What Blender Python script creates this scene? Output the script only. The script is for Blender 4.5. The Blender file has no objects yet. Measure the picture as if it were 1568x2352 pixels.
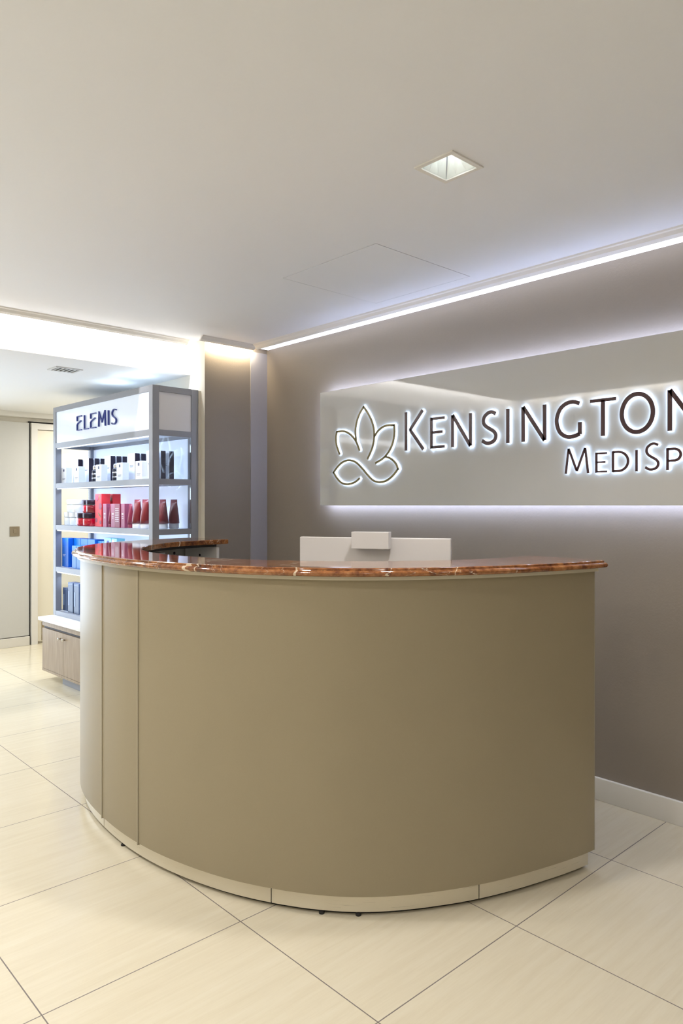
import bpy, bmesh, math
from mathutils import Vector, Matrix
C = bpy.context.scene.collection
SC = bpy.context.scene
PI = math.pi
R = math.radians

# ------------------------------------------------------------------ materials
def lin(c):
    c = c / 255.0
    return c / 12.92 if c <= 0.04045 else ((c + 0.055) / 1.055) ** 2.4
def rgb(r, g, b): return (lin(r), lin(g), lin(b), 1)

def base_mat(name, col, rough=0.5, metal=0.0, coat=0.0, emit=None, estr=0.0, alpha=1.0, spec=0.5):
    m = bpy.data.materials.new(name); m.use_nodes = True
    p = m.node_tree.nodes['Principled BSDF']
    p.inputs['Base Color'].default_value = col
    p.inputs['Roughness'].default_value = rough
    p.inputs['Metallic'].default_value = metal
    p.inputs['Coat Weight'].default_value = coat
    p.inputs['Coat Roughness'].default_value = 0.05
    p.inputs['Specular IOR Level'].default_value = spec
    if emit:
        p.inputs['Emission Color'].default_value = emit
        p.inputs['Emission Strength'].default_value = estr
    return m

class NT:
    def __init__(s, m): s.t = m.node_tree; s.n = s.t.nodes; s.l = s.t.links; s.p = s.n['Principled BSDF']
    def new(s, kind, **kw):
        n = s.n.new(kind)
        for k, v in kw.items(): setattr(n, k, v)
        return n
    def link(s, a, b): s.l.new(a, b)
    def math(s, op, a, b=None, clamp=False):
        n = s.new('ShaderNodeMath', operation=op); n.use_clamp = clamp
        for i, v in enumerate((a, b)):
            if v is None: continue
            if isinstance(v, (int, float)): n.inputs[i].default_value = v
            else: s.link(v, n.inputs[i])
        return n.outputs[0]
    def mix(s, fac, a, b):
        n = s.new('ShaderNodeMix', data_type='RGBA')
        if isinstance(fac, (int, float)): n.inputs[0].default_value = fac
        else: s.link(fac, n.inputs[0])
        for i, v in ((6, a), (7, b)):
            if isinstance(v, tuple): n.inputs[i].default_value = v
            else: s.link(v, n.inputs[i])
        return n.outputs[2]
    def noise(s, vec, scale, detail=4, rough=0.5, dist=0.0):
        n = s.new('ShaderNodeTexNoise'); n.inputs['Scale'].default_value = scale
        n.inputs['Detail'].default_value = detail; n.inputs['Roughness'].default_value = rough
        n.inputs['Distortion'].default_value = dist
        if vec is not None: s.link(vec, n.inputs['Vector'])
        return n.outputs['Fac']
    def mapping(s, vec, scale=(1, 1, 1), rot=(0, 0, 0), loc=(0, 0, 0)):
        n = s.new('ShaderNodeMapping'); n.inputs['Scale'].default_value = scale
        n.inputs['Rotation'].default_value = rot; n.inputs['Location'].default_value = loc
        s.link(vec, n.inputs['Vector']); return n.outputs[0]
    def ramp(s, fac, stops):
        n = s.new('ShaderNodeValToRGB'); e = n.color_ramp.elements
        while len(e) < len(stops): e.new(0.5)
        for i, (p, c) in enumerate(stops): e[i].position = p; e[i].color = c
        s.link(fac, n.inputs[0]); return n.outputs[0]
    def bump(s, h, strength, dist=0.01):
        n = s.new('ShaderNodeBump'); n.inputs['Strength'].default_value = strength
        n.inputs['Distance'].default_value = dist; s.link(h, n.inputs['Height'])
        s.link(n.outputs[0], s.p.inputs['Normal'])

def paint(name, col, rough=0.55, var=0.04, scale=60, bump=0.05, spec=0.4):
    m = base_mat(name, col, rough, spec=spec); t = NT(m)
    pos = t.new('ShaderNodeTexCoord').outputs['Object']
    n = t.noise(pos, scale, 5)
    big = t.noise(pos, 1.7, 2)
    dark = tuple(c * (1 - var) for c in col[:3]) + (1,); lite = tuple(min(1, c * (1 + var)) for c in col[:3]) + (1,)
    f = t.math('ADD', t.math('MULTIPLY', n, 0.6), t.math('MULTIPLY', big, 0.4))
    t.link(t.mix(f, dark, lite), t.p.inputs['Base Color'])
    if bump: t.bump(n, bump, 0.004)
    return m

M = {}
M['ceiling'] = paint('ceiling_paint', (0.865, 0.88, 0.92, 1), 0.6, 0.012, 90, 0.04)
M['ceiling2'] = paint('lower_ceiling_paint', (0.84, 0.85, 0.86, 1), 0.6, 0.012)
M['white'] = paint('white_paint', (0.82, 0.80, 0.76, 1), 0.45, 0.015)
M['taupe'] = paint('taupe_wall_paint', (0.245, 0.207, 0.168, 1), 0.5, 0.05, 120, 0.12, 0.5)
M['cream'] = paint('cream_wall_paint', (0.74, 0.70, 0.61, 1), 0.5, 0.02)
M['greypanel'] = paint('pale_grey_panel_paint', (0.62, 0.615, 0.59, 1), 0.4, 0.02)
M['lilac'] = paint('pale_corner_strip', (0.36, 0.345, 0.36, 1), 0.4, 0.02)
M['base'] = base_mat('white_gloss_skirting', (0.78, 0.75, 0.69, 1), 0.18)
M['doorcream'] = paint('cream_door_paint', (0.86, 0.81, 0.68, 1), 0.4, 0.015)
M['dark'] = base_mat('dark_gap', (0.02, 0.018, 0.016, 1), 0.8)
M['brown'] = base_mat('dark_brown_groove', (0.03, 0.02, 0.02, 1), 0.5)

def floor_mat():
    m = base_mat('porcelain_floor_tile', (0.8, 0.74, 0.62, 1), 0.2, spec=0.5); t = NT(m)
    g = t.new('ShaderNodeNewGeometry').outputs['Position']
    s = t.new('ShaderNodeSeparateXYZ'); t.link(g, s.inputs[0])
    def line(c, off, pitch, w):
        a = t.math('FRACT', t.math('ADD', t.math('DIVIDE', t.math('SUBTRACT', c, off), pitch), 100.5))
        d = t.math('ABSOLUTE', t.math('SUBTRACT', a, 0.5))
        return t.math('LESS_THAN', d, w / pitch / 2), t.math('FLOOR', t.math('ADD', t.math('DIVIDE', t.math('SUBTRACT', c, off), pitch), 100.0))
    lx, ix = line(s.outputs[0], -1.2545, 0.5925, 0.0034)
    ly, iy = line(s.outputs[1], 1.2853, 0.6040, 0.0034)
    grout = t.math('MAXIMUM', lx, ly)
    # a vein pattern that starts anew on each tile
    off = t.new('ShaderNodeCombineXYZ'); t.link(t.math('MULTIPLY', ix, 3.71), off.inputs[0]); t.link(t.math('MULTIPLY', iy, 5.13), off.inputs[2])
    add = t.new('ShaderNodeVectorMath', operation='ADD'); t.link(g, add.inputs[0]); t.link(off.outputs[0], add.inputs[1])
    v = t.mapping(add.outputs[0], (26, 1.6, 1), (0, 0, R(6)))
    n1 = t.noise(v, 1.6, 6, 0.6, 0.5); n2 = t.noise(v, 9, 3, 0.5)
    f = t.math('ADD', t.math('MULTIPLY', n1, 0.75), t.math('MULTIPLY', n2, 0.25))
    col = t.ramp(f, [(0.3, (0.715, 0.638, 0.475, 1)), (0.52, (0.755, 0.683, 0.52, 1)), (0.75, (0.785, 0.723, 0.57, 1))])
    t.link(t.mix(grout, col, (0.20, 0.17, 0.15, 1)), t.p.inputs['Base Color'])
    t.link(t.math('ADD', t.math('MULTIPLY', n2, 0.05), t.math('ADD', 0.17, t.math('MULTIPLY', grout, 0.5))), t.p.inputs['Roughness'])
    b = t.new('ShaderNodeBump'); b.inputs['Strength'].default_value = 0.4; b.inputs['Distance'].default_value = 0.002; b.invert = True
    t.link(grout, b.inputs['Height']); t.link(b.outputs[0], t.p.inputs['Normal'])
    return m
M['floor'] = floor_mat()

def marble_mat():
    m = base_mat('red_brown_marble', (0.3, 0.1, 0.04, 1), 0.05, spec=0.6, coat=0.3); t = NT(m)
    pos = t.new('ShaderNodeTexCoord').outputs['Object']
    n1 = t.noise(pos, 14, 8, 0.65, 0.8); n2 = t.noise(pos, 55, 5, 0.6, 0.3)
    f = t.math('ADD', t.math('MULTIPLY', n1, 0.6), t.math('MULTIPLY', n2, 0.4))
    col = t.ramp(f, [(0.33, (0.055, 0.014, 0.007, 1)), (0.45, (0.19, 0.060, 0.018, 1)), (0.55, (0.33, 0.125, 0.036, 1)), (0.68, (0.46, 0.21, 0.08, 1))])
    w = t.noise(t.mapping(pos, (1.6, 1.6, 1.6), (0, 0, R(30))), 2.2, 4, 0.6, 2.2)
    vein = t.math('LESS_THAN', t.math('ABSOLUTE', t.math('SUBTRACT', w, 0.60)), 0.0022)
    sp = t.new('ShaderNodeSeparateXYZ'); t.link(pos, sp.inputs[0])
    th = t.math('ADD', t.math('ARCTAN2', sp.outputs[1], sp.outputs[0]), t.math('MULTIPLY', t.math('SUBTRACT', t.noise(pos, 7, 3), .5), .16))
    for a0, wd in ((-71.8, .0042), (-70.6, .002), (-54.0, .0022), (-134, .006), (-153, .0035), (-30, .0015)):
        vein = t.math('MAXIMUM', vein, t.math('LESS_THAN', t.math('ABSOLUTE', t.math('SUBTRACT', th, R(a0))), wd))
    t.link(t.mix(t.math('MULTIPLY', vein, 0.8), col, (0.80, 0.66, 0.48, 1)), t.p.inputs['Base Color'])
    return m
M['marble'] = marble_mat()

def lacquer_mat():
    m = base_mat('taupe_lacquer', (0.40, 0.335, 0.225, 1), 0.38, spec=0.5); t = NT(m)
    pos = t.new('ShaderNodeTexCoord').outputs['Object']
    n = t.noise(t.mapping(pos, (1, 1, 1)), 260, 3); b = t.noise(pos, 2.5, 3)
    f = t.math('ADD', t.math('MULTIPLY', n, 0.5), t.math('MULTIPLY', b, 0.5))
    t.link(t.mix(f, (0.295, 0.247, 0.160, 1), (0.335, 0.284, 0.190, 1)), t.p.inputs['Base Color'])
    t.bump(n, 0.06, 0.002)
    return m
M['lacquer'] = lacquer_mat()
M['lacquer_edge'] = base_mat('pale_taupe_edging', (0.36, 0.32, 0.235, 1), 0.35)
M['apron'] = base_mat('champagne_under_band', (0.62, 0.58, 0.46, 1), 0.35)
def plinth_mat():
    m = base_mat('brushed_champagne_plinth', (0.74, 0.69, 0.58, 1), 0.30, metal=0.55); t = NT(m)
    pos = t.new('ShaderNodeTexCoord').outputs['Object']
    n = t.noise(t.mapping(pos, (2, 2, 250)), 3, 3)
    t.link(t.math('ADD', 0.22, t.math('MULTIPLY', n, 0.18)), t.p.inputs['Roughness'])
    return m
M['plinth'] = plinth_mat()
M['inner'] = paint('grey_carcass_laminate', (0.36, 0.35, 0.31, 1), 0.45, 0.02)
M['pale'] = base_mat('pale_laminate', (0.78, 0.75, 0.70, 1), 0.35)
M['monitor'] = base_mat('pale_beige_plastic', (0.78, 0.73, 0.69, 1), 0.3)
M['signface'] = base_mat('cream_gloss_acrylic', (0.60, 0.60, 0.59, 1), 0.03, spec=0.65, coat=0.6)
M['led_cool'] = base_mat('cool_led', (0.9, 0.9, 1, 1), 0.5, emit=(0.58, 0.68, 1.0, 1), estr=30)
M['led_strip'] = base_mat('glowing_trough_ceiling', (0.9, 0.9, 0.95, 1), 0.5, emit=(0.84, 0.88, 1.0, 1), estr=2.0)
M['halo'] = base_mat('lit_white_acrylic', (0.9, 0.93, 1, 1), 0.4, emit=(0.80, 0.88, 1.0, 1), estr=1.15)
M['halo_led'] = base_mat('halo_led', (0.9, 0.93, 1, 1), 0.4, emit=(0.55, 0.74, 1.0, 1), estr=11.0)
M['led_shelf'] = base_mat('shelf_led', (0.9, 0.93, 1, 1), 0.4, emit=(0.66, 0.80, 1.0, 1), estr=0.95)
M['plum'] = base_mat('dark_plum_letter', (0.050, 0.012, 0.016, 1), 0.35)
M['olive'] = base_mat('olive_gold_letter', (0.19, 0.145, 0.035, 1), 0.35)
M['frame'] = base_mat('silver_grey_frame', (0.285, 0.295, 0.33, 1), 0.42, metal=0.15)
M['glow'] = base_mat('backlit_shelf_panel', (0.85, 0.9, 1, 1), 0.4, emit=(0.60, 0.75, 1.0, 1), estr=0.42)
M['header'] = base_mat('backlit_header_panel', (0.66, 0.70, 0.76, 1), 0.12, emit=(0.66, 0.80, 1.0, 1), estr=0.38)
M['sideinfill'] = base_mat('white_side_infill', (0.74, 0.74, 0.77, 1), 0.3)
M['shelf_glass'] = base_mat('frosted_white_shelf', (0.88, 0.93, 1, 1), 0.2)
def glass():
    m = bpy.data.materials.new('clear_glass'); m.use_nodes = True; nt = m.node_tree
    for n in list(nt.nodes): nt.nodes.remove(n)
    o = nt.nodes.new('ShaderNodeOutputMaterial'); mx = nt.nodes.new('ShaderNodeMixShader')
    tr = nt.nodes.new('ShaderNodeBsdfTransparent'); gl = nt.nodes.new('ShaderNodeBsdfGlossy')
    fr = nt.nodes.new('ShaderNodeFresnel'); fr.inputs[0].default_value = 1.45
    tr.inputs[0].default_value = (0.95, 0.97, 0.985, 1); gl.inputs['Roughness'].default_value = 0.02
    nt.links.new(fr.outputs[0], mx.inputs[0]); nt.links.new(tr.outputs[0], mx.inputs[1]); nt.links.new(gl.outputs[0], mx.inputs[2])
    nt.links.new(mx.outputs[0], o.inputs[0]); return m
M['glass'] = glass()
M['indigo'] = base_mat('indigo_letter', (0.03, 0.05, 0.28, 1), 0.4)
def wood_mat():
    m = base_mat('grey_oak_veneer', (0.36, 0.27, 0.18, 1), 0.45); t = NT(m)
    pos = t.new('ShaderNodeTexCoord').outputs['Object']
    n = t.noise(t.mapping(pos, (60, 60, 2.2)), 2.2, 6, 0.6, 0.4)
    t.link(t.ramp(n, [(0.3, (0.27, 0.200, 0.135, 1)), (0.55, (0.37, 0.285, 0.20, 1)), (0.8, (0.45, 0.36, 0.27, 1))]), t.p.inputs['Base Color'])
    return m
M['wood'] = wood_mat()
M['worktop'] = base_mat('white_quartz', (0.85, 0.85, 0.86, 1), 0.2)
M['chrome'] = base_mat('chrome', (0.8, 0.8, 0.8, 1), 0.15, metal=1)
M['brass'] = base_mat('satin_brass', (0.42, 0.35, 0.25, 1), 0.35, metal=0.8)
M['reflector'] = base_mat('faceted_reflector', (0.92, 0.95, 0.94, 1), 0.25, metal=0.35)
M['lamp'] = base_mat('lamp_glow', (1, 1, 1, 1), 0.4, emit=(0.95, 1.0, 0.98, 1), estr=15)
M['box_white'] = base_mat('white_carton', (0.85, 0.87, 0.92, 1), 0.4)
M['box_black'] = base_mat('black_carton', (0.014, 0.008, 0.026, 1), 0.5)
M['logo_dark'] = base_mat('dark_print', (0.03, 0.03, 0.10, 1), 0.4)
M['bottle'] = base_mat('smoked_glass_bottle', (0.035, 0.04, 0.06, 1), 0.1, metal=0.3)
M['silver'] = base_mat('silver_band', (0.75, 0.77, 0.82, 1), 0.2, metal=0.9)
M['red'] = base_mat('red_gel_jar', (0.62, 0.004, 0.035, 1), 0.1, coat=0.5)
M['darkred'] = base_mat('dark_red_jar', (0.22, 0.005, 0.02, 1), 0.1, coat=0.5)
M['frost'] = base_mat('frosted_jar', (0.86, 0.90, 0.95, 1), 0.25)
M['cap_dark'] = base_mat('dark_lid', (0.035, 0.02, 0.04, 1), 0.12, metal=0.4)
M['pinktube'] = base_mat('mauve_tube', (0.38, 0.09, 0.17, 1), 0.4)
M['pinktube2'] = base_mat('raspberry_tube', (0.26, 0.02, 0.055, 1), 0.4)
M['maroon'] = base_mat('maroon_tube', (0.17, 0.010, 0.016, 1), 0.3)
M['clearcap'] = base_mat('clear_cap', (0.80, 0.80, 0.84, 1), 0.1)
M['print_pale'] = base_mat('pale_print', (0.78, 0.70, 0.78, 1), 0.4)
M['coral'] = base_mat('coral_carton', (0.78, 0.035, 0.045, 1), 0.45)
M['plumprint'] = base_mat('plum_flower_print', (0.28, 0.01, 0.06, 1), 0.4)
M['leafprint'] = base_mat('leaf_print', (0.10, 0.16, 0.02, 1), 0.4)
M['blue'] = base_mat('bright_blue_carton', (0.003, 0.105, 0.50, 1), 0.35)
M['blue2'] = base_mat('mid_blue_carton', (0.02, 0.17, 0.55, 1), 0.35)
M['aqua'] = base_mat('aqua_carton', (0.20, 0.55, 0.68, 1), 0.35)
M['navydot'] = base_mat('navy_dot', (0.004, 0.012, 0.16, 1), 0.4)
M['navy'] = base_mat('slate_navy_carton', (0.035, 0.06, 0.13, 1), 0.3)
M['slate'] = base_mat('slate_edge', (0.14, 0.20, 0.33, 1), 0.3)
M['vent'] = base_mat('vent_white', (0.7, 0.71, 0.72, 1), 0.5)

# ------------------------------------------------------------------ mesh helpers
def quad(bm, pts):
    vs = [bm.verts.new(p) for p in pts]; bm.faces.new(vs); return vs
def add_box(bm, x0, x1, y0, y1, z0, z1, bevel=0.0, mat=0):
    r = bmesh.ops.create_cube(bm, size=1.0)
    bmesh.ops.scale(bm, vec=(x1 - x0, y1 - y0, z1 - z0), verts=r['verts'])
    bmesh.ops.translate(bm, vec=((x0 + x1) / 2, (y0 + y1) / 2, (z0 + z1) / 2), verts=r['verts'])
    fs = set(f for v in r['verts'] for f in v.link_faces)
    for f in fs: f.material_index = mat
    if bevel:
        es = set(e for v in r['verts'] for e in v.link_edges)
        bmesh.ops.bevel(bm, geom=list(es), offset=bevel, segments=2, affect='EDGES', profile=0.6)
def add_lathe(bm, cx, cy, prof, n=20, mat=0, sx=1.0, sy=1.0):
    rings = []
    for r, z in prof:
        rings.append([bm.verts.new((cx + sx * max(r, 1e-5) * math.cos(2 * PI * i / n), cy + sy * max(r, 1e-5) * math.sin(2 * PI * i / n), z)) for i in range(n)])
    for a, b in zip(rings, rings[1:]):
        for i in range(n):
            f = bm.faces.new((a[i], a[(i + 1) % n], b[(i + 1) % n], b[i])); f.material_index = mat; f.smooth = True
    for rg in (rings[0][::-1], rings[-1]): f = bm.faces.new(rg); f.material_index = mat
def obj(name, bm, mats, parent=None, loc=(0, 0, 0), fix=True):
    if fix: bmesh.ops.recalc_face_normals(bm, faces=bm.faces)
    me = bpy.data.meshes.new(name); bm.to_mesh(me); bm.free()
    o = bpy.data.objects.new(name, me); C.objects.link(o); o.location = loc
    for m in (mats if isinstance(mats, (list, tuple)) else [mats]): me.materials.append(m)
    if parent: o.parent = parent
    return o
def BM(): return bmesh.new()
def box(name, mat, parent, *d, bevel=0.0, loc=(0, 0, 0)):
    bm = BM(); add_box(bm, *d, bevel=bevel); return obj(name, bm, mat, parent, loc)
def tag(o, label, cat, group=None):
    o['label'] = label; o['category'] = cat
    if group: o['group'] = group
    return o
def thing(name, label, cat, loc=(0, 0, 0), rz=0, group=None):
    o = bpy.data.objects.new(name, None); C.objects.link(o); o.location = loc; o.rotation_euler = (0, 0, rz)
    o.empty_display_size = 0.1
    return tag(o, label, cat, group)
def struct(o): o['kind'] = 'structure'; return o

# ------------------------------------------------------------------ room
XR, YR = 2.3, -2.9            # right wall, rear wall
XB, YB = -4.134, -0.37        # beam faces that bound the raised ceiling
ZC, ZL = 2.345, 2.137         # raised and lower ceiling
YW, XP, YP = 2.97, -3.96, 2.481
XF = -6.86

bm = BM(); add_box(bm, XF - .1, XR + .1, YR - .1, 3.8, -0.1, 0.0); struct(obj('floor', bm, M['floor']))

def slab_with_holes(name, x0, x1, y0, y1, z, holes, mat, up=0.14):
    bm = BM()
    xs = sorted({x0, x1} | {h[0] for h in holes} | {h[1] for h in holes}); ys = sorted({y0, y1} | {h[2] for h in holes} | {h[3] for h in holes})
    for a, b in zip(xs, xs[1:]):
        for c, d in zip(ys, ys[1:]):
            if any(h[0] <= a and b <= h[1] and h[2] <= c and d <= h[3] for h in holes): continue
            quad(bm, [(a, c, z), (a, d, z), (b, d, z), (b, c, z)])
    for h in holes:
        a, b, c, d = h; p = [(a, c), (b, c), (b, d), (a, d)]
        for i in range(4):
            q, r = p[i], p[(i + 1) % 4]
            quad(bm, [(q[0], q[1], z), (r[0], r[1], z), (r[0], r[1], z + up), (q[0], q[1], z + up)])
    quad(bm, [(x0, y0, z + up), (x1, y0, z + up), (x1, y1, z + up), (x0, y1, z + up)])
    bmesh.ops.remove_doubles(bm, verts=bm.verts, dist=1e-5)
    return struct(obj(name, bm, mat, fix=False))
DL = (-1.494, -1.364, 1.713, 1.847)
AP = (-2.655, -2.045, 2.084, 2.704)
slab_with_holes('ceiling', XB, XR, YB, YW + .1, ZC, [DL, AP], M['ceiling'])
bm = BM()
add_box(bm, XF, XB - .01, YR, 3.7, ZL, ZL + .3); struct(obj('ceiling_corridor', bm, M['ceiling2']))
bm = BM(); add_box(bm, XB - .01, XR, YR, YB - .01, ZL, ZL + .3); struct(obj('ceiling_rear', bm, M['ceiling2']))
# upstands (beam faces) of the raised ceiling
bm = BM(); add_box(bm, XB - .01, XB, YB, YP, ZL, ZC + .1); struct(obj('wall_beam', bm, M['white']))
bm = BM(); add_box(bm, XB - .01, XR, YB - .01, YB, ZL, ZC + .1); struct(obj('wall_beam_rear', bm, M['white']))
# walls
bm = BM(); add_box(bm, XP, XR, YW, YW + .1, 0, ZC + .14); struct(obj('wall_sign', bm, M['taupe']))
bm = BM(); add_box(bm, XB, XP, YP, YW + .1, 0, ZC + .14)
for f in bm.faces:
    if f.normal.x > 0.5: f.material_index = 1
struct(obj('wall_pillar', bm, [M['cream'], M['taupe']]))
bm = BM(); add_box(bm, -5.62, XB, YP + .001, YP + .13, 0, ZL); struct(obj('wall_back', bm, M['cream']))
bm = BM(); add_box(bm, XF - .1, XB, 3.6, 3.7, 0, ZL); struct(obj('wall_passage', bm, M['cream']))
WY0, WY1, WZ0, WZ1 = .25, 2.02, .06, 2.0
bm = BM(); add_box(bm, XF - .1, XF, YR, WY0, 0, ZL); add_box(bm, XF - .1, XF, WY1, 3.6, 0, ZL); add_box(bm, XF - .1, XF, WY0, WY1, 0, WZ0); add_box(bm, XF - .1, XF, WY0, WY1, WZ1, ZL)
struct(obj('wall_far', bm, M['cream']))
bm = BM()
for y in (WY0, (WY0 + WY1) / 2 - .025, WY1 - .05): add_box(bm, XF - .07, XF - .01, y, y + .05, WZ0, WZ1)
for z in (WZ0, WZ1 - .05): add_box(bm, XF - .07, XF - .01, WY0 + .05, WY1 - .05, z, z + .05)
wf = struct(obj('added_window_1', bm, M['white']))  # unseen window, added as source of the cool light from the left
for a_, b_ in ((WY0 + .05, (WY0 + WY1) / 2 - .025), ((WY0 + WY1) / 2 + .025, WY1 - .05)):
    bm = BM(); quad(bm, [(XF - .04, a_, WZ0 + .05), (XF - .04, b_, WZ0 + .05), (XF - .04, b_, WZ1 - .05), (XF - .04, a_, WZ1 - .05)]); obj('pane', bm, M['glass'], wf)
bm = BM(); add_box(bm, XR, XR + .1, YR, YW, 0, ZC + .1); struct(obj('wall_right', bm, M['cream']))
bm = BM(); add_box(bm, XF, XR, YR - .1, YR, 0, ZC); struct(obj('wall_rear', bm, M['cream']))
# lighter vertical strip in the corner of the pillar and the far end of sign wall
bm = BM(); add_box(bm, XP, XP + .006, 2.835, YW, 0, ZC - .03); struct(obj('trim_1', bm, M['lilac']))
# skirting
bm = BM(); add_box(bm, XP + .008, XR, YW - .015, YW, 0, 0.098, bevel=.003); struct(obj('baseboard_sign', bm, M['base']))
bm = BM(); add_box(bm, XP, XP + .012, YP, 2.83, 0, 0.098, bevel=.003); struct(obj('baseboard_pillar', bm, M['base']))
# crown light troughs: a profile swept along a line
def crown(name, a, b, inward, mat=M['white']):
    """a->b: outer (room side) top edge on the ceiling; inward = unit vector towards the lit face"""
    prof = [(0, 0), (0.004, -0.006), (0.012, -0.009), (0.022, -0.022), (0.036, -0.030), (0.042, -0.030), (0.042, -0.024), (0.030, -0.016), (0.022, 0)]
    bm = BM(); ra = [bm.verts.new((a[0] + inward[0] * u, a[1] + inward[1] * u, ZC + w)) for u, w in prof]
    rb = [bm.verts.new((b[0] + inward[0] * u, b[1] + inward[1] * u, ZC + w)) for u, w in prof]
    n = len(prof)
    for i in range(n): bm.faces.new((ra[i], ra[(i + 1) % n], rb[(i + 1) % n], rb[i]))
    bm.faces.new(ra[::-1]); bm.faces.new(rb)
    return struct(obj(name, bm, mat))
crown('trim_2', (XP + .09, 2.79), (XR, 2.79), (0, 1))
crown('trim_3', (XP + .09, YP - .07), (XP + .09, 2.825), (-1, 0))
crown('trim_4', (XB + .095, YB + .02), (XB + .095, YP - .06), (-1, 0))
crown('trim_5', (XB + .10, YB + .095), (XR, YB + .095), (0, -1))
bm = BM(); add_box(bm, XP + .02, XR - .01, 2.845, YW - .002, ZC - .004, ZC); struct(obj('trim_6', bm, M['led_strip']))  # emissive slab stands in for the trough ceiling lit by its hidden LED

# far wall joinery: grey panel, skirting, door with frame
bm = BM(); add_box(bm, XF, XF + .03, 2.03, 2.405, 0.09, 2.045); struct(obj('wall_panel', bm, M['greypanel']))
bm = BM(); add_box(bm, XF, XF + .014, 2.405, 2.420, 0, 2.045); add_box(bm, XF, XF + .014, 2.405, 3.45, 2.045, 2.062); struct(obj('trim_7', bm, M['dark']))
bm = BM(); add_box(bm, XF, XF + .045, 2.03, 2.405, 0, 0.083, bevel=.003); struct(obj('baseboard_far', bm, M['base']))
bm = BM(); add_box(bm, XF, XF + .08, YR, 3.6, 2.092, ZL); struct(obj('trim_8', bm, M['white']))
bm = BM(); add_box(bm, XF, XF + .05, 2.42, 2.475, 0, 2.045); add_box(bm, XF, XF + .05, 3.38, 3.435, 0, 2.045); add_box(bm, XF, XF + .05, 2.475, 3.38, 1.99, 2.045); fr = struct(obj('trim_9', bm, M['white']))
bm = BM(); add_box(bm, XF, XF + .02, 2.48, 3.375, 0.02, 1.985); dr = struct(obj('door_1', bm, M['doorcream']))
bm = BM(); add_box(bm, XF + .02, XF + .024, 2.52, 3.33, 0.03, 0.20); k = obj('kick_plate', bm, M['brass'], dr)
bm = BM(); add_lathe(bm, 0, 0, [(.024, 0), (.024, .008), (.009, .01), (.009, .04), (.02, .045), (.022, .06), (.015, .068)], 20)
k = obj('door_knob', bm, M['brass'], dr, (XF + .02, 3.30, 1.0)); k.rotation_euler = (0, R(90), 0)

# switch plate
sw = thing('light_switch', 'square satin brass light switch plate on pale grey wall panel', 'light switch', (XF + .03, 2.276, 1.05))
box('switch_plate', M['brass'], sw, 0, .006, -.043, .043, -.044, .044, bevel=.002)
box('rocker', M['brass'], sw, .006, .010, -.013, .013, -.016, .016, bevel=.002)

# ceiling vent in the corridor
v = thing('ceiling_vent', 'small white slatted air vent in the lower corridor ceiling', 'vent', (-4.49, 1.80, ZL))
bm = BM(); add_box(bm, -.07, .07, -.085, -.07, -.006, 0); add_box(bm, -.07, .07, .07, .085, -.006, 0); add_box(bm, -.07, -.055, -.07, .07, -.006, 0); add_box(bm, .055, .07, -.07, .07, -.006, 0)
obj('frame', bm, M['vent'], v)
bm = BM()
for i in range(5): add_box(bm, -.055, .055, -.056 + i * .026, -.050 + i * .026, -.005, -.001)
obj('slats', bm, M['vent'], v)
box('backing', M['dark'], v, -.055, .055, -.07, .07, -.001, -.0003)

# access panel
ap = box('access_panel', M['ceiling'], None, AP[0] + .0035, AP[1] - .0035, AP[2] + .0035, AP[3] - .0035, ZC - .0004, ZC + .012)
tag(ap, 'large flush square access hatch in the raised ceiling with hairline gap', 'access hatch')

# recessed downlight (and its unseen sisters as plain lights further down)
dl = thing('recessed_downlight', 'square recessed ceiling downlight with bright faceted reflector above the counter', 'ceiling light', ((DL[0] + DL[1]) / 2, (DL[2] + DL[3]) / 2, ZC))
hx, hy = (DL[1] - DL[0]) / 2, (DL[3] - DL[2]) / 2
bm = BM(); t_ = .011
add_box(bm, -hx - t_, hx + t_, -hy - t_, -hy + .004, -.005, 0, .001); add_box(bm, -hx - t_, hx + t_, hy - .004, hy + t_, -.005, 0, .001)
add_box(bm, -hx - t_, -hx + .004, -hy + .004, hy - .004, -.005, 0); add_box(bm, hx - .004, hx + t_, -hy + .004, hy - .004, -.005, 0)
obj('trim_ring', bm, M['white'], dl)
bm = BM(); k0, k1 = .93, .42
lo = [(-hx * k0, -hy * k0, .0), (hx * k0, -hy * k0, .0), (hx * k0, hy * k0, .0), (-hx * k0, hy * k0, .0)]
up = [(x / k0 * k1, y / k0 * k1, .085) for x, y, z in lo]
for i in range(4):
    j = (i + 1) % 4; a, b, c, d = Vector(lo[i]), Vector(lo[j]), Vector(up[j]), Vector(up[i])
    for s in range(3):
        f0, f1 = s / 3, (s + 1) / 3
        mid0 = a.lerp(b, (f0 + f1) / 2).lerp(d.lerp(c, (f0 + f1) / 2), .5) * 1.0; mid0 += Vector((mid0.x, mid0.y, 0)) * .06
        p = [a.lerp(b, f0), a.lerp(b, f1), d.lerp(c, f1), d.lerp(c, f0)]
        m_ = bm.verts.new(mid0); vs = [bm.verts.new(q) for q in p]
        for q in range(4): bm.faces.new((vs[q], vs[(q + 1) % 4], m_))
obj('reflector', bm, M['reflector'], dl, fix=False)
for i in range(4):
    a, b = Vector(lo[i]) * .985, Vector(up[i]) * .985; a.z = .001; b.z = .082
    w_ = Vector((-(a.y), a.x, 0)).normalized() * .0022
    bm = BM(); quad(bm, [a - w_, a + w_, b + w_, b - w_]); obj('corner_seam', bm, M['frame'], dl, fix=False)
box('lamp_holder', M['frame'], dl, -.004, .004, -hy * .40, hy * .40, .058, .0765)
box('lamp', M['lamp'], dl, -hx * .36, hx * .36, -hy * .36, hy * .36, .077, .087)

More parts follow.
